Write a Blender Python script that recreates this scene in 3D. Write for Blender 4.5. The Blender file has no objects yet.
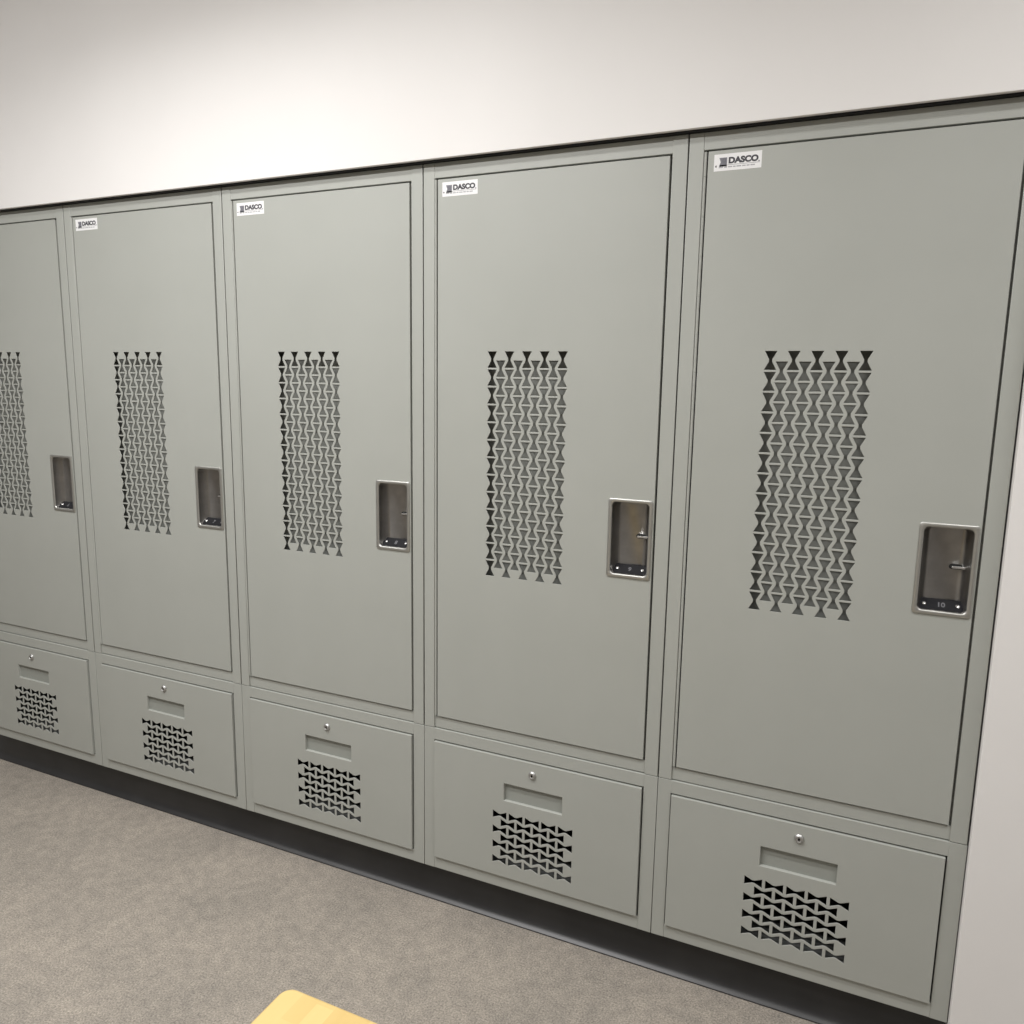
import bpy, bmesh, math, random
from mathutils import Vector, Matrix
random.seed(4)
S = bpy.context.scene
COL = S.collection
PI = math.pi

# ------------------------------------------------------------------ camera
cam_d = bpy.data.cameras.new('camera')
cam_d.sensor_width = 36.0
cam_d.lens = 36.0 * 791.634 / 1024.0
cam_d.clip_start = 0.02
cam = bpy.data.objects.new('camera', cam_d)
COL.objects.link(cam)
cam.location = (2.21110, -1.65551, 1.36028)
cam.rotation_euler = (math.radians(80.73436), math.radians(-0.91645), math.radians(24.61781))
S.camera = cam

# ------------------------------------------------------------------ world, exposure, large lights
w = bpy.data.worlds.new('world'); S.world = w; w.use_nodes = True
w.node_tree.nodes['Background'].inputs[0].default_value = (0.9, 0.92, 1, 1)
w.node_tree.nodes['Background'].inputs[1].default_value = 0.05
S.view_settings.view_transform = 'Standard'
S.view_settings.look = 'None'
S.view_settings.gamma = 1.0
S.view_settings.use_curve_mapping = False
S.view_settings.exposure = 0.0

CEIL = 2.72
KEY = [(0.88, -0.86, 1.40, 0.12, 17.4, 126), (3.05, -0.84, 1.20, 0.12, 13.0, 130)]       # slim ceiling fixture along the locker row
FILLS = [(-0.60, -1.50, 1.20, 0.12, 20.0), (0.85, -1.50, 1.20, 0.12, 32.0), (2.90, -1.50, 1.20, 0.12, 8.0)]   # unseen fill lights, added further out in the room to lift the brightness

# ------------------------------------------------------------------ materials
def mat(name, color, rough=0.5, metal=0.0, spec=0.5):
    m = bpy.data.materials.new(name); m.use_nodes = True
    b = m.node_tree.nodes['Principled BSDF']
    b.inputs['Base Color'].default_value = (*color, 1)
    b.inputs['Roughness'].default_value = rough
    b.inputs['Metallic'].default_value = metal
    b.inputs['Specular IOR Level'].default_value = spec
    return m

def noise_mat(name, c0, c1, scale, rough=0.5, bump=0.0, bscale=None, detail=4, metal=0.0, spec=0.5, bdist=0.001, p0=0.35, p1=0.65):
    m = mat(name, c0, rough, metal, spec)
    nt = m.node_tree; N = nt.nodes; L = nt.links; b = N['Principled BSDF']
    tc = N.new('ShaderNodeTexCoord')
    n = N.new('ShaderNodeTexNoise'); n.inputs['Scale'].default_value = scale; n.inputs['Detail'].default_value = detail
    L.new(tc.outputs['Object'], n.inputs['Vector'])
    r = N.new('ShaderNodeValToRGB')
    r.color_ramp.elements[0].position = p0; r.color_ramp.elements[0].color = (*c0, 1)
    r.color_ramp.elements[1].position = p1; r.color_ramp.elements[1].color = (*c1, 1)
    L.new(n.outputs['Fac'], r.inputs[0]); L.new(r.outputs[0], b.inputs['Base Color'])
    if bump:
        n2 = N.new('ShaderNodeTexNoise'); n2.inputs['Scale'].default_value = bscale or scale; n2.inputs['Detail'].default_value = 3
        L.new(tc.outputs['Object'], n2.inputs['Vector'])
        bp = N.new('ShaderNodeBump'); bp.inputs['Strength'].default_value = bump; bp.inputs['Distance'].default_value = bdist
        L.new(n2.outputs['Fac'], bp.inputs['Height']); L.new(bp.outputs[0], b.inputs['Normal'])
    return m

M_PAINT = noise_mat('sage_grey_powder_coat', (0.390, 0.403, 0.370), (0.402, 0.415, 0.382), 6, rough=0.48, bump=0.05, bscale=900, bdist=0.0004, spec=0.75)
M_WALL = noise_mat('white_wall_paint', (0.805, 0.790, 0.772), (0.825, 0.810, 0.792), 3, rough=0.75, bump=0.12, bscale=260, bdist=0.0008, spec=0.25)
M_CEIL = noise_mat('ceiling_tile', (0.80, 0.79, 0.77), (0.72, 0.71, 0.69), 90, rough=0.9)
M_STEEL = noise_mat('satin_stainless', (0.27, 0.265, 0.255), (0.33, 0.32, 0.31), 30, rough=0.38, metal=1.0)
M_BEZEL = noise_mat('satin_nickel', (0.47, 0.47, 0.445), (0.51, 0.51, 0.48), 20, rough=0.42, metal=0.9)
M_CHROME = mat('chrome', (0.70, 0.70, 0.69), 0.24, 1.0)
M_PAN = mat('darker_grey_sheet', (0.215, 0.222, 0.205), 0.6, spec=0.3)  # one even grey for the vent backing, darker than the door
M_LOCK = mat('satin_lock_metal', (0.50, 0.50, 0.49), 0.42, 0.9)
M_RECESS_SHADE = mat('shaded_recess_grey', (0.315, 0.328, 0.300), 0.55, spec=0.3)  # locker grey darkened to stand for shade inside the label recess
M_DRAWER_BOX = mat('dark_grey_sheet', (0.16, 0.165, 0.16), 0.5, 0.3)  # one even dark grey for the drawer box
M_BLACK = mat('black_plastic', (0.008, 0.008, 0.010), 0.6, spec=0.2)
M_VOID = mat('void_black', (0.008, 0.008, 0.008), 0.8)  # near-black for keyway, slot and plinth, and the gap's painted shade
M_RUBBER = noise_mat('black_rubber_cove', (0.018, 0.018, 0.0185), (0.024, 0.024, 0.0245), 12, rough=0.37, bump=0.03, bscale=200)
M_STICK = mat('white_vinyl_label', (0.86, 0.86, 0.86), 0.4)
M_INK = mat('charcoal_ink', (0.055, 0.055, 0.065), 0.5)
M_INK2 = mat('mid_grey_ink', (0.22, 0.22, 0.25), 0.5)
M_INK3 = mat('pale_grey_ink', (0.42, 0.42, 0.44), 0.5)
M_NUM = mat('engraved_white', (0.13, 0.13, 0.14), 0.5)
M_LEG = mat('grey_bench_steel', (0.30, 0.31, 0.30), 0.4, 0.6)
M_LAMPBODY = mat('white_enamel', (0.8, 0.8, 0.8), 0.4)

def floor_mat():
    m = mat('speckled_grey_flooring', (0.3, 0.28, 0.25), 0.72, spec=0.3)
    nt = m.node_tree; N = nt.nodes; L = nt.links; b = N['Principled BSDF']
    tc = N.new('ShaderNodeTexCoord')
    def nz(s, d, r=0.5):
        n = N.new('ShaderNodeTexNoise'); n.inputs['Scale'].default_value = s; n.inputs['Detail'].default_value = d; n.inputs['Roughness'].default_value = r
        L.new(tc.outputs['Object'], n.inputs['Vector']); return n
    fine = nz(240, 4, 0.7); mid = nz(34, 3); big = nz(4.5, 4)
    r1 = N.new('ShaderNodeValToRGB')
    r1.color_ramp.elements[0].position = 0.30; r1.color_ramp.elements[0].color = (0.150, 0.134, 0.114, 1)
    r1.color_ramp.elements[1].position = 0.72; r1.color_ramp.elements[1].color = (0.47, 0.43, 0.375, 1)
    L.new(fine.outputs['Fac'], r1.inputs[0])
    r2 = N.new('ShaderNodeValToRGB')
    r2.color_ramp.elements[0].position = 0.32; r2.color_ramp.elements[0].color = (0.88, 0.88, 0.88, 1)
    r2.color_ramp.elements[1].position = 0.68; r2.color_ramp.elements[1].color = (1.10, 1.09, 1.07, 1)
    L.new(mid.outputs['Fac'], r2.inputs[0])
    r3 = N.new('ShaderNodeValToRGB')
    r3.color_ramp.elements[0].position = 0.35; r3.color_ramp.elements[0].color = (0.90, 0.90, 0.90, 1)
    r3.color_ramp.elements[1].position = 0.65; r3.color_ramp.elements[1].color = (1.06, 1.05, 1.04, 1)
    L.new(big.outputs['Fac'], r3.inputs[0])
    def mul(a, c):
        x = N.new('ShaderNodeMix'); x.data_type = 'RGBA'; x.blend_type = 'MULTIPLY'; x.inputs[0].default_value = 1.0; x.clamp_result = False
        L.new(a, x.inputs[6]); L.new(c, x.inputs[7]); return x.outputs[2]
    o = mul(mul(r1.outputs[0], r2.outputs[0]), r3.outputs[0])
    L.new(o, b.inputs['Base Color'])
    bp = N.new('ShaderNodeBump'); bp.inputs['Strength'].default_value = 0.35; bp.inputs['Distance'].default_value = 0.0015
    L.new(fine.outputs['Fac'], bp.inputs['Height']); L.new(bp.outputs[0], b.inputs['Normal'])
    return m
M_FLOOR = floor_mat()

def wood_mat():
    # laminated staves running along Y, each stave its own tint, fine grain inside
    m = mat('pale_laminated_maple', (0.8, 0.6, 0.3), 0.38)
    nt = m.node_tree; N = nt.nodes; L = nt.links; b = N['Principled BSDF']
    tc = N.new('ShaderNodeTexCoord'); sp = N.new('ShaderNodeSeparateXYZ'); L.new(tc.outputs['Object'], sp.inputs[0])
    def mth(op, a, v=None):
        x = N.new('ShaderNodeMath'); x.operation = op
        if hasattr(a, 'is_output'): L.new(a, x.inputs[0])
        else: x.inputs[0].default_value = a
        if v is not None:
            if hasattr(v, 'is_output'): L.new(v, x.inputs[1])
            else: x.inputs[1].default_value = v
        return x.outputs[0]
    sx = mth('FLOOR', mth('DIVIDE', sp.outputs['X'], 0.030))
    wn0 = N.new('ShaderNodeTexWhiteNoise'); wn0.noise_dimensions = '1D'; L.new(sx, wn0.inputs['W'])
    sy = mth('FLOOR', mth('ADD', mth('DIVIDE', sp.outputs['Y'], 0.42), mth('MULTIPLY', wn0.outputs['Value'], 5.0)))
    cx = N.new('ShaderNodeCombineXYZ'); L.new(sx, cx.inputs[0]); L.new(sy, cx.inputs[1])
    wn = N.new('ShaderNodeTexWhiteNoise'); wn.noise_dimensions = '2D'; L.new(cx.outputs[0], wn.inputs['Vector'])
    mp = N.new('ShaderNodeMapping'); mp.inputs['Scale'].default_value = (60, 4, 60); L.new(tc.outputs['Object'], mp.inputs[0])
    g = N.new('ShaderNodeTexNoise'); g.inputs['Scale'].default_value = 1.0; g.inputs['Detail'].default_value = 4
    L.new(mp.outputs[0], g.inputs['Vector'])
    f = mth('ADD', mth('MULTIPLY', wn.outputs['Value'], 0.6), mth('MULTIPLY', g.outputs['Fac'], 0.45))
    r = N.new('ShaderNodeValToRGB')
    r.color_ramp.elements[0].position = 0.08; r.color_ramp.elements[0].color = (0.59, 0.415, 0.155, 1)
    r.color_ramp.elements[1].position = 0.85; r.color_ramp.elements[1].color = (0.67, 0.51, 0.215, 1)
    L.new(f, r.inputs[0]); L.new(r.outputs[0], b.inputs['Base Color'])
    return m
M_WOOD = wood_mat()

# ------------------------------------------------------------------ mesh helpers
class MB:
    """collects shapes into one bmesh with several material slots"""
    def __init__(s): s.bm = bmesh.new(); s.mats = []
    def mi(s, m):
        if m not in s.mats: s.mats.append(m)
        return s.mats.index(m)
    def box(s, x0, x1, y0, y1, z0, z1, m, bev=0.0, seg=2):
        t = bmesh.new(); bmesh.ops.create_cube(t, size=1)
        for v in t.verts:
            v.co = Vector(((x0+x1)/2 + v.co.x*(x1-x0), (y0+y1)/2 + v.co.y*(y1-y0), (z0+z1)/2 + v.co.z*(z1-z0)))
        if bev: bmesh.ops.bevel(t, geom=list(t.edges), offset=bev, segments=seg, profile=0.5, affect='EDGES')
        s.merge(t, m)
    def merge(s, t, m, mtx=None):
        me = bpy.data.meshes.new('tmp'); t.to_mesh(me); t.free(); s.mesh(me, m, mtx)
    def mesh(s, me, m, mtx=None):
        if mtx: me.transform(mtx)
        i = s.mi(m); n = len(s.bm.faces)
        s.bm.from_mesh(me); s.bm.faces.ensure_lookup_table()
        for f in s.bm.faces[n:]: f.material_index = i
        bpy.data.meshes.remove(me)
    def loft(s, loops, m, cap0=False, cap1=False, closed=True):
        t = bmesh.new(); rows = [[t.verts.new(c) for c in lp] for lp in loops]
        for a, b in zip(rows, rows[1:]):
            n = len(a)
            for i in range(n if closed else n-1):
                j = (i+1) % n
                t.faces.new((a[i], a[j], b[j], b[i]))
        if cap0: t.faces.new(rows[0][::-1])
        if cap1: t.faces.new(rows[-1])
        bmesh.ops.recalc_face_normals(t, faces=t.faces)
        s.merge(t, m)
    def build(s, name, parent=None, ang=20):
        me = bpy.data.meshes.new(name)
        s.bm.to_mesh(me); s.bm.free()
        for m in s.mats: me.materials.append(m)
        for p in me.polygons: p.use_smooth = True
        me.set_sharp_from_angle(angle=math.radians(ang))
        o = bpy.data.objects.new(name, me); COL.objects.link(o)
        if parent: o.parent = parent
        return o

def tag(o, label=None, cat=None, group=None, kind=None):
    if label: o['label'] = label
    if cat: o['category'] = cat
    if group: o['group'] = group
    if kind: o['kind'] = kind
    return o

def empty(name, loc=(0, 0, 0)):
    o = bpy.data.objects.new(name, None); COL.objects.link(o); o.location = loc; o.empty_display_size = 0.1
    return o

def sheet(outlines, thick, bev, yfront):
    """flat sheet in the XZ plane from closed outlines (first outer, rest holes); front face at y = yfront"""
    cu = bpy.data.curves.new('tmp', 'CURVE'); cu.dimensions = '2D'; cu.fill_mode = 'BOTH'
    for pts in outlines:
        sp = cu.splines.new('POLY'); sp.points.add(len(pts)-1)
        for p, (x, z) in zip(sp.points, pts): p.co = (x, z, 0, 1)
        sp.use_cyclic_u = True
    cu.extrude = thick/2 - bev; cu.bevel_depth = bev; cu.bevel_resolution = 1; cu.offset = -bev
    return conv(cu, Matrix.Translation((0, yfront + thick/2, 0)) @ Matrix.Rotation(PI/2, 4, 'X'))

def conv(cu, mtx):
    ob = bpy.data.objects.new('tmp', cu); COL.objects.link(ob)
    dg = bpy.context.evaluated_depsgraph_get(); dg.update()
    me = bpy.data.meshes.new_from_object(ob.evaluated_get(dg))
    bpy.data.objects.remove(ob); bpy.data.curves.remove(cu)
    me.materials.clear(); me.transform(mtx)
    return me

def text_mesh(body, size, bold, x, y, z, sx=1.0, align='LEFT', tilt=0.0, thick=0.0001):
    cu = bpy.data.curves.new('tmp', 'FONT'); cu.body = body; cu.size = size; cu.align_x = align
    cu.offset = bold; cu.extrude = thick
    return conv(cu, Matrix.Translation((x, y, z)) @ Matrix.Rotation(PI/2 + tilt, 4, 'X') @ Matrix.Diagonal((sx, 1, 1, 1)))

def rrect(x0, x1, z0, z1, r, y=None, n=6):
    pts = []
    for cx, cz, a0 in ((x1-r, z1-r, 0), (x0+r, z1-r, 90), (x0+r, z0+r, 180), (x1-r, z0+r, 270)):
        for k in range(n+1):
            a = math.radians(a0 + 90*k/n); pts.append((cx + r*math.cos(a), cz + r*math.sin(a)))
    return pts if y is None else [Vector((x, y, z)) for x, z in pts]

def circle(cx, cz, r, y, n=24):
    return [Vector((cx + r*math.cos(2*PI*k/n), y, cz + r*math.sin(2*PI*k/n))) for k in range(n)]

def bow(cx, cz, w, h, neck, vertical=True):
    """bow-tie punch: wide flat ends, narrow blunt waist"""
    nh = h*0.07
    p = [(-w/2, h/2), (-neck/2, nh), (-neck/2, -nh), (-w/2, -h/2), (w/2, -h/2), (neck/2, -nh), (neck/2, nh), (w/2, h/2)]
    if not vertical: p = [(b, a) for a, b in p]
    return [(cx+a, cz+b) for a, b in p]

# ------------------------------------------------------------------ measures of one locker bay
W = 0.61; D = 0.58
Z_KICK = 0.100; Z_J = 0.489; Z_TOP = 1.851
SL, SR = 0.0300, W - 0.0322          # inner edges of the stiles
DT, DB = 1.8180, 0.5200              # door opening
WT, WB = 0.4580, 0.1325              # drawer opening
GAP = 0.0008
N0, N1 = -1, 4                       # bays from -1 to 3

# ------------------------------------------------------------------ room shell
def shell():
    X0, X1, Y0 = -3.4, 4.8, -4.2
    WY = -0.0215; WZ = 1.8543; XR = 2.4412; XL = -W - 0.001
    b = MB(); b.box(X0, X1, Y0, 0.75, -0.12, 0.0, M_FLOOR); tag(b.build('floor'), kind='structure')
    b = MB(); b.box(X0, X1, Y0, 0.75, CEIL, CEIL+0.1, M_CEIL); tag(b.build('ceiling'), kind='structure')
    # drywall front with the locker recess cut out of it, and the wall closing the recess behind
    b = MB()
    b.mesh(sheet([[(X0, 0), (XL, 0), (XL, WZ), (XR, WZ), (XR, 0), (X1, 0), (X1, CEIL), (X0, CEIL)]], 0.11, 0.0012, WY), M_WALL)
    b.box(X0, X1, 0.66, 0.75, 0.0, CEIL, M_WALL)
    tag(b.build('wall_back'), kind='structure')
    # added black strip standing for the shade between bulkhead and locker tops
    b = MB(); b.box(XL+0.002, XR-0.002, -0.0125, 0.030, 1.8516, WZ-0.0002, M_VOID); tag(b.build('gap_shade_1'), kind='structure')
    b = MB(); b.box(X0-0.1, X0, Y0, 0.75, 0, CEIL, M_WALL); tag(b.build('wall_left'), kind='structure')
    b = MB(); b.box(X1, X1+0.1, Y0, 0.75, 0, CEIL, M_WALL); tag(b.build('wall_right'), kind='structure')
    b = MB(); b.box(X0, X1, Y0-0.1, Y0, 0, CEIL, M_WALL); tag(b.build('wall_front'), kind='structure')
    # plinth under the lockers with a black rubber cove base stuck on it
    b = MB()
    b.box(XL+0.0015, XR-0.0015, 0.0290, 0.52, 0.0, Z_KICK-0.0006, M_VOID)
    prof = [(0.0300, 0.0002), (0.0070, 0.0002), (0.0058, 0.0010), (0.0066, 0.0030), (0.0110, 0.0062), (0.0150, 0.0098),
            (0.0182, 0.0142), (0.0203, 0.0195), (0.0214, 0.030), (0.0218, 0.0975), (0.0228, 0.0990), (0.0300, 0.0990)]
    loops = [[Vector((x, y, z)) for y, z in prof] for x in (XL+0.0015, XR-0.0015)]
    b.loft(loops, M_RUBBER, cap0=True, cap1=True)
    tag(b.build('baseboard_back'), kind='structure')
shell()

# ------------------------------------------------------------------ tall locker
def make_locker():
    t = empty('tall_locker')
    g = GAP
    # cabinet body: open-front sheet metal box
    b = MB(); e = 0.0012
    b.box(g, g+e, 0.002, D, Z_J+0.002, Z_TOP-0.001, M_PAINT)
    b.box(W-g-e-0.001, W-g-0.001, 0.002, D, Z_J+0.002, Z_TOP-0.001, M_PAINT)
    b.box(g, W-g, D-e, D, Z_J+0.002, Z_TOP-0.001, M_PAINT)
    b.box(g, W-g, 0.004, D, Z_J+0.002, Z_J+0.004, M_PAINT)
    b.box(g, W-g, 0.004, D, Z_TOP-0.003, Z_TOP-0.001, M_PAINT)
    b.build('cabinet_body', t)
    # face frame
    b = MB()
    b.box(g, SL, 0, 0.016, Z_J+g, Z_TOP, M_PAINT, 0.0012)
    b.box(SR, W-g-0.0010, 0, 0.016, Z_J+g, Z_TOP, M_PAINT, 0.0012)
    b.box(SL-0.0004, SR+0.0006, 0.0010, 0.016, DT, Z_TOP, M_PAINT, 0.0009)
    b.box(SL-0.0004, SR+0.0006, 0.0034, 0.016, Z_J+0.0016, DB, M_PAINT, 0.0009)
    # door stop behind the opening, so the door gap reads dark
    b.box(SR-0.014, SR+0.001, 0.0165, 0.0185, DB-0.01, DT+0.01, M_PAINT)
    b.build('face_frame', t)
    # door leaf with punched vents and the cut-out for the handle cup
    dl, dr, dz0, dz1 = 0.0393, SR-0.0045, DB+0.0030, DT-0.0040
    q, pz, ww, hh = 0.0430, 0.0407, 0.0232, 0.0366
    cx0 = 0.1708 + ww/2; top = 1.4302 - hh/2
    holes = []
    for c in range(9):
        for r in range(13 if c % 2 == 0 else 12):
            holes.append(bow(cx0 + c*q/2, top - r*pz - (pz/2 if c % 2 else 0), ww, hh, 0.0062))
    hx0, hx1, hz0, hz1 = 0.4715, 0.5712, 0.9385, 1.1158
    holes.append(rrect(hx0+0.004, hx1-0.004, hz0+0.004, hz1-0.004, 0.008))
    b = MB()
    b.mesh(sheet([[(dl, dz0), (dr, dz0), (dr, dz1), (dl, dz1)]] + holes, 0.0020, 0.0005, -0.0010), M_PAINT)
    for a in ((dl, dl+0.0015, dz0+.0006, dz1-.0006), (dr-0.0015, dr, dz0+.0006, dz1-.0006), (dl, dr, dz0+.0004, dz0+0.0019), (dl, dr, dz1-0.0019, dz1-.0004)):
        b.box(a[0], a[1], 0.0006, 0.019, a[2], a[3], M_PAINT)
    door = b.build('door', t)
    # stiffener pan behind the vents
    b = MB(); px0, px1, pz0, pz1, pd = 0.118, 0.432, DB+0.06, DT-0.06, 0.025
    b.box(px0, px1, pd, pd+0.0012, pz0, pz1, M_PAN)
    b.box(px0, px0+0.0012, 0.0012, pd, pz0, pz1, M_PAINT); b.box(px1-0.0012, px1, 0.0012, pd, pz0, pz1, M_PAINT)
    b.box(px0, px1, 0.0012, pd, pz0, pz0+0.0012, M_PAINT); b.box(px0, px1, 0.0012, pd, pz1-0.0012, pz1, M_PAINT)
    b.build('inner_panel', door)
    # piano hinge: knuckled barrel down the left edge
    b = MB(); loops = []; r = 0.0027; pitch = 0.0254; z = dz0
    while z < dz1 - 0.002:
        z2 = min(z + pitch, dz1)
        for zz, rr in ((z, r*0.70), (z+0.0006, r), (z2-0.0006, r), (z2, r*0.70)):
            loops.append([Vector((0.0343 + rr*math.cos(2*PI*k/10), 0.0002 + rr*math.sin(2*PI*k/10), zz)) for k in range(10)])
        z = z2
    b.loft(loops, M_PAINT, cap0=True, cap1=True)
    b.box(0.0302, 0.0345, 0.0022, 0.0034, dz0, dz1, M_PAINT)
    b.build('hinge', door)
    # maker's sticker
    b = MB(); x0, x1, z0, z1, y = 0.0512, 0.1414, 1.7755, 1.8068, -0.0013
    b.box(x0, x1, y, -0.0009, z0, z1, M_STICK)
    ye = y - 0.00012
    def poly(pts, m):
        tb = bmesh.new(); f = tb.faces.new([tb.verts.new((x0+px, ye, z0+pz_)) for px, pz_ in pts]); f.normal_update()
        if f.normal.y > 0: f.normal_flip()
        b.merge(tb, m)
    poly([(0.0098, 0.0245), (0.0250, 0.0245), (0.0250, 0.0085), (0.0098, 0.0085), (0.0128, 0.0165)], M_INK2)   # block with a notched left side
    for k in range(3):
        poly([(0.0150+k*0.0034, 0.0232), (0.0158+k*0.0034, 0.0232), (0.0158+k*0.0034, 0.0125), (0.0150+k*0.0034, 0.0125)], M_INK3)
    poly([(0.0120, 0.0112), (0.0250, 0.0112), (0.0250, 0.0082), (0.0098, 0.0082)], M_INK)
    poly([(0.0020, 0.0088), (0.0045, 0.0116), (0.0058, 0.0088), (0.0045, 0.0068)], M_INK)
    b.mesh(text_mesh('DASCO', 0.0150, 0.00085, x0+0.0276, ye, z0+0.0134, sx=1.10), M_INK)
    poly([(0.0262, 0.0108), (0.0870, 0.0108), (0.0870, 0.0101), (0.0262, 0.0101)], M_INK2)
    poly([(0.0838, 0.0138), (0.0868, 0.0138), (0.0868, 0.0118), (0.0838, 0.0118)], M_INK2)
    xx = 0.0095
    for wd in (0.0085, 0.0062, 0.0078, 0.0050, 0.0090, 0.0068, 0.0056, 0.0085):
        poly([(xx, 0.0078), (xx+wd, 0.0078), (xx+wd, 0.0056), (xx, 0.0056)], M_INK3); xx += wd + 0.0016
    s = b.build('brand_label', door); s['label'] = 'white sticker with a dark logo block and DASCO lettering'
    # recessed cup handle: bezel, tapered steel cup
    h = MB()
    def rr(i, y, r, dx=0.0): return rrect(hx0+i+dx, hx1-i-dx, hz0+i, hz1-i, r, y)
    h.loft([rr(0.0003, -0.0009, 0.006), rr(0.0004, -0.0026, 0.006), rr(0.0022, -0.0040, 0.006), rr(0.0066, -0.0040, 0.009), rr(0.0082, -0.0030, 0.009), rr(0.0088, -0.0006, 0.009)], M_BEZEL)
    h.loft([rr(0.0088, -0.0006, 0.009), rr(0.0095, 0.0040, 0.009), rr(0.0105, 0.0240, 0.008, 0.0070), rr(0.0120, 0.0270, 0.007, 0.0095)], M_STEEL, cap1=True)
    hd = h.build('recessed_handle', t, ang=50); hd['label'] = 'steel recessed cup handle'
    # latch lever in a dark slot, on the right of the cup
    lz = 1.0300
    b = MB()
    b.loft([rrect(0.5290, 0.5555, lz-0.0046, lz+0.0046, 0.0045, yy) for yy in (0.0262, 0.0272)], M_VOID, cap0=True, cap1=True)
    b.build('latch_slot', hd)
    b = MB()
    b.loft([rrect(0.5325, 0.5565, lz-0.0024, lz+0.0024, 0.0023, 0.0262), rrect(0.5325, 0.5565, lz-0.0024, lz+0.0024, 0.0023, 0.0185), rrect(0.5332, 0.5558, lz-0.0017, lz+0.0017, 0.0016, 0.0178)], M_CHROME, cap0=True, cap1=True)
    b.build('latch_lever', hd)
    # black plate sloping up from the front lip
    return t, hd, (hx0, hx1, hz0)

def number_plate(hd, geo, num):
    hx0, hx1, hz0 = geo
    xa, xb = hx0+0.0105, hx1-0.0105; ya, za, yb, zb = 0.0030, hz0+0.0098, 0.0215, hz0+0.0265
    b = MB()
    b.loft([[Vector((x, ya, za)), Vector((x, yb, zb)), Vector((x, yb+0.003, zb)), Vector((x, yb+0.003, za))] for x in (xa, xb)], M_BLACK, cap0=True, cap1=True)
    tilt = math.atan2(yb-ya, zb-za)
    ym, zm = (ya+yb)/2, (za+zb)/2
    # normal of the plate points to -y, +z
    ny, nz = -math.cos(tilt), math.sin(tilt)
    b.mesh(text_mesh(num, 0.0145, 0.0003, (xa+xb)/2, ym + ny*0.0003 - 0.005*math.sin(tilt), zm + nz*0.0003 - 0.005*math.cos(tilt), align='CENTER', tilt=-tilt), M_NUM)
    p = b.build('number_plate', hd); p['label'] = 'black plate with the locker number ' + num
    for x in (xa+0.011, xb-0.011):
        s = MB(); base = Vector((x, ym, zm)); n = Vector((0, ny, nz)); u = Vector((1, 0, 0)); v = n.cross(u)
        def ring(r, d): return [base + n*d + u*(r*math.cos(2*PI*k/16)) + v*(r*math.sin(2*PI*k/16)) for k in range(16)]
        s.loft([ring(0.0036, -0.0005), ring(0.0036, 0.0008), ring(0.0026, 0.0017), ring(0.0011, 0.0019), ring(0.0010, 0.0010)], M_CHROME, cap1=True)
        s.build('screw', hd)

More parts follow.
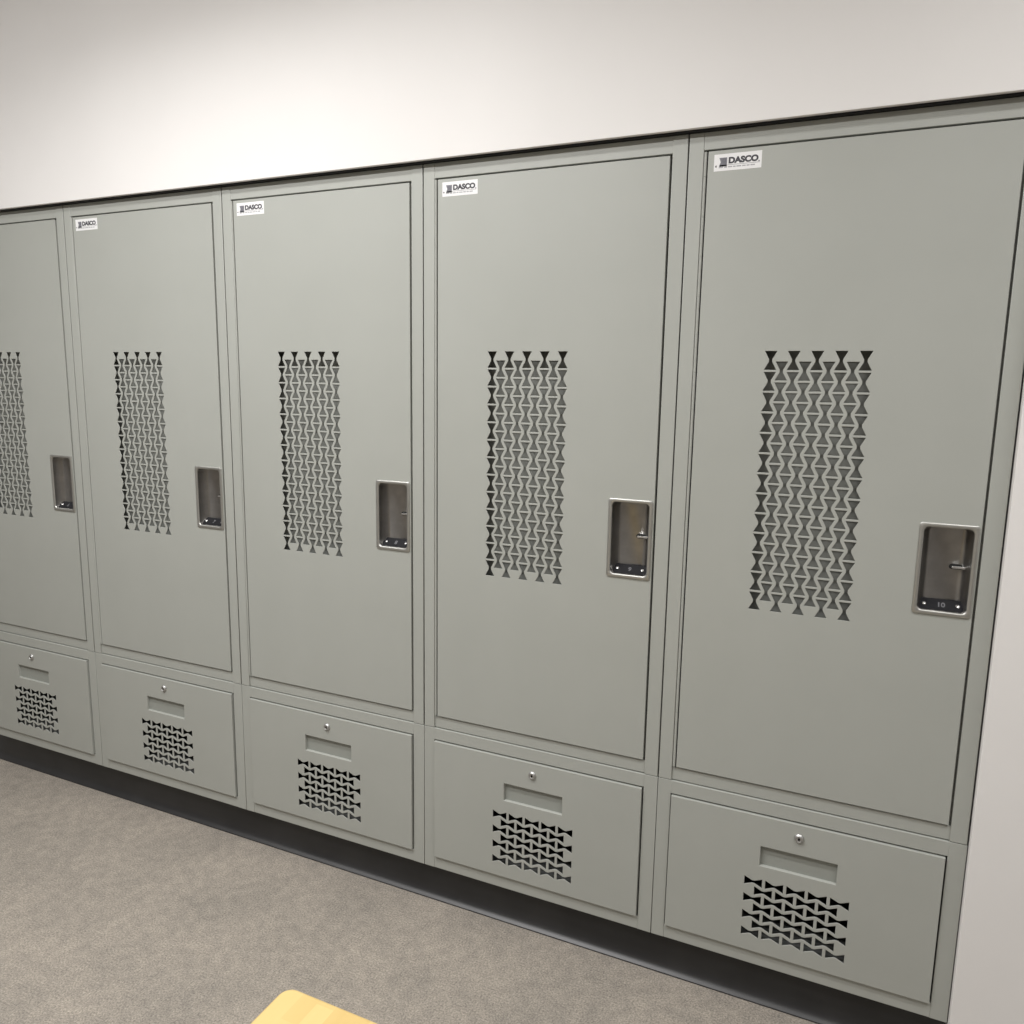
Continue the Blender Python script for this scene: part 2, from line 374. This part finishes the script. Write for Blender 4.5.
# ------------------------------------------------------------------ drawer unit under each locker
def make_drawer():
    t = empty('drawer_unit')
    g = 0.0007; e = 0.0012
    b = MB()
    b.box(g, g+e, 0.002, D, Z_KICK+0.001, Z_J-0.002, M_PAINT)
    b.box(W-g-e, W-g, 0.002, D, Z_KICK+0.001, Z_J-0.002, M_PAINT)
    b.box(g, W-g, D-e, D, Z_KICK+0.001, Z_J-0.002, M_PAINT)
    b.box(g, W-g, 0.004, D, Z_KICK, Z_KICK+0.002, M_PAINT)
    b.box(g, W-g, 0.004, D, Z_J-0.003, Z_J-0.001, M_PAINT)
    b.build('cabinet_body', t)
    b = MB()
    b.box(g, SL, 0, 0.016, Z_KICK, Z_J-0.0004, M_PAINT, 0.0008)
    b.box(SR, W-g, 0, 0.016, Z_KICK, Z_J-0.0004, M_PAINT, 0.0008)
    b.box(SL-0.0004, SR+0.0006, -0.0006, 0.016, WT, Z_J-0.0006, M_PAINT, 0.0009)
    b.box(SL-0.0004, SR+0.0006, 0.0006, 0.016, Z_KICK, WB, M_PAINT, 0.0009)
    b.build('face_frame', t)
    # drawer front
    dl, dr, dz0, dz1, yf = SL+0.0026, SR-0.0034, WB+0.0018, WT-0.0032, -0.0055
    P, L, q, h = 0.04345, 0.0368, 0.0404, 0.0197
    holes = []
    for r in range(7):
        for c in range(5 if r % 2 == 0 else 4):
            holes.append(bow(0.2012 + L/2 + c*P + (P/2 if r % 2 else 0), 0.3093 - h/2 - r*q/2, h, L, 0.0056, vertical=False))
    sx0, sx1, sz0, sz1 = 0.2300, 0.3838, 0.3408, 0.3866
    holes.append([(sx0, sz0), (sx1, sz0), (sx1, sz1), (sx0, sz1)])
    b = MB()
    b.mesh(sheet([[(dl, dz0), (dr, dz0), (dr, dz1), (dl, dz1)]] + holes, 0.0020, 0.0008, yf), M_PAINT)
    for a in ((dl, dl+0.0015, dz0+.0006, dz1-.0006), (dr-0.0015, dr, dz0+.0006, dz1-.0006), (dl, dr, dz0+.0002, dz0+0.0017), (dl, dr, dz1-0.0017, dz1)):
        b.box(a[0], a[1], yf+0.0010, 0.012, a[2], a[3], M_PAINT)
    dw = b.build('drawer', t)
    # drawer box behind the front
    b = MB(); bx0, bx1, bz0, bz1, by = 0.045, W-0.045, 0.148, 0.440, 0.46
    b.box(bx0, bx0+e, -0.001, by, bz0, bz1, M_DRAWER_BOX); b.box(bx1-e, bx1, -0.001, by, bz0, bz1, M_DRAWER_BOX)
    b.box(bx0, bx1, by, by+e, bz0, bz1, M_DRAWER_BOX); b.box(bx0, bx1, -0.001, by, bz0, bz0+e, M_DRAWER_BOX)
    b.build('drawer_box', dw)
    # recessed label holder: shallow pan behind the slot
    b = MB(); d = 0.0085
    b.loft([rrect(sx0+i, sx1-i, sz0+i, sz1-i, 0.0008+k, y) for i, k, y in ((-0.0004, 0, yf+0.0016), (0, 0, yf+0.0022), (0.0002, 0, yf+d))], M_PAINT)
    b.box(sx0, sx1, yf+d-0.0004, yf+d+0.0008, sz0, sz1, M_RECESS_SHADE)
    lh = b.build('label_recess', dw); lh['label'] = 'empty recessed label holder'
    # cam lock
    b = MB(); cx, cz = 0.3055, 0.4245
    b.loft([circle(cx, cz, 0.0100, yf-0.0001), circle(cx, cz, 0.0100, yf-0.0012), circle(cx, cz, 0.0092, yf-0.0024), circle(cx, cz, 0.0074, yf-0.0038),
            circle(cx, cz, 0.0068, yf-0.0050), circle(cx, cz, 0.0058, yf-0.0052), circle(cx, cz, 0.0052, yf-0.0040)], M_LOCK, cap1=True)
    b.box(cx-0.0009, cx+0.0009, yf-0.0043, yf-0.0030, cz-0.0034, cz+0.0034, M_VOID)
    b.loft([circle(cx, cz, 0.0026, yf-0.0043, 12), circle(cx, cz, 0.0026, yf-0.003, 12)], M_VOID, cap0=True)
    lk = b.build('cam_lock', dw); lk['label'] = 'small round chrome key lock'
    return t

def copy_tree(o, parent=None, skip=()):
    c = o.copy(); COL.objects.link(c); c.parent = parent; out = {o: c}
    for ch in list(o.children):
        if ch.name.split('.')[0] in skip: continue
        out.update(copy_tree(ch, c, skip))
    return out

L_LABEL = {
    -1: 'tall grey-green steel locker cut off by the left edge of the photo',
    0: 'tall grey-green vented steel locker, second from the left, its right side next to the third',
    1: 'tall grey-green vented steel locker in the middle of the row of five',
    2: 'tall grey-green vented steel locker, second from the white wall at right',
    3: 'tall grey-green vented steel locker numbered 10 beside the white wall at right'}
D_LABEL = {
    -1: 'grey-green steel drawer unit cut off by the left edge of the photo',
    0: 'grey-green vented steel drawer unit, second from the left, under the second locker',
    1: 'grey-green vented steel drawer unit under the middle locker of the five',
    2: 'grey-green vented steel drawer unit, second from the white wall at right',
    3: 'grey-green vented steel drawer unit under locker 10, beside the white wall at right'}
LK, HD, GEO = make_locker()
DU = make_drawer()
plan = []
for i in range(N0, N1):
    if i == N0: t, h, u = LK, HD, DU
    else:
        m = copy_tree(LK); t, h = m[LK], m[HD]
        u = copy_tree(DU)[DU]
    plan.append((i, t, h, u))
for i, t, h, u in plan:
    t.location = (W*i, 0, 0); u.location = (W*i, 0, 0)
    tag(t, L_LABEL[i], 'locker', 'tall vented lockers in the row')
    tag(u, D_LABEL[i], 'drawer unit', 'vented drawer units under the lockers')
    number_plate(h, GEO, str(7+i))

# ------------------------------------------------------------------ bench
def bench():
    t = empty('bench', (0, 0, 0))
    x0, x1, y1, y0, zt, th = 1.4660, 1.7708, -0.8160, -2.1, 0.45, 0.032
    b = MB()
    def lp(i, z): return [Vector((x, y, z)) for x, y in rrect(x0+i, x1-i, y0+i, y1-i, 0.020-i, n=8)]
    b.loft([lp(0.003, zt-th), lp(0.0, zt-th+0.003), lp(0.0, zt-0.004), lp(0.0012, zt-0.0012), lp(0.004, zt)], M_WOOD, cap0=True, cap1=True)
    top = b.build('bench_top', t); top['label'] = 'pale laminated wood seat board with rounded corners'
    for y in (-1.10, -1.84):
        b = MB(); cx = (x0+x1)/2
        def ring(r, z): return [Vector((cx + r*math.cos(2*PI*k/24), y + r*math.sin(2*PI*k/24), z)) for k in range(24)]
        b.loft([ring(0.085, 0.0), ring(0.085, 0.004), ring(0.024, 0.007), ring(0.024, zt-th-0.012), ring(0.06, zt-th-0.006), ring(0.06, zt-th)], M_LEG, cap0=True, cap1=True)
        b.build('pedestal', t)
    tag(t, 'pale wooden bench with rounded corner standing on the grey floor', 'bench')
bench()

# ------------------------------------------------------------------ ceiling lights
def emissive(name, c, s):
    m = mat(name, (0.8, 0.8, 0.8)); b = m.node_tree.nodes['Principled BSDF']
    b.inputs['Emission Color'].default_value = (*c, 1); b.inputs['Emission Strength'].default_value = s
    return m
M_GLOW = emissive('lit_diffuser', (1, 0.985, 0.97), 0.25)
def ceiling_light(name, x, y, lx, ly, power, label, color=(1, 0.985, 0.98), spread=180, drop=0.0):
    t = empty(name, (x, y, CEIL))
    f = 0.02
    b = MB()
    for a in ((-lx/2-f, lx/2+f, -ly/2-f, -ly/2), (-lx/2-f, lx/2+f, ly/2, ly/2+f), (-lx/2-f, -lx/2, -ly/2, ly/2), (lx/2, lx/2+f, -ly/2, ly/2)):
        b.box(*a, -0.012-drop, 0.0, M_LAMPBODY, 0.001)
    b.build('frame', t)
    b = MB(); b.box(-lx/2, lx/2, -ly/2, ly/2, -0.006-drop, -0.001, M_GLOW); b.build('diffuser', t)
    la = bpy.data.lights.new('lamp', 'AREA'); la.shape = 'RECTANGLE'; la.size = lx; la.size_y = ly; la.energy = power; la.color = color; la.spread = math.radians(spread)
    lo = bpy.data.objects.new('lamp', la); COL.objects.link(lo); lo.parent = t; lo.location = (0, 0, -0.014-drop)
    tag(t, label, 'ceiling light')
for k, (x, y, lx, ly, p, sp) in enumerate(KEY):
    ceiling_light('linear_ceiling_light', x, y, lx, ly, p, ['slim white linear ceiling light above the middle lockers', 'slim white linear ceiling light in front of the white wall at right'][k], spread=sp)
for k, (x, y, lx, ly, p) in enumerate(FILLS):
    ceiling_light('linear_ceiling_light', x, y, lx, ly, p, ['added unseen fill light over the open floor at left', 'added unseen fill light over the open floor in front of the bench end', 'added unseen fill light over the floor beside the camera at right'][k])
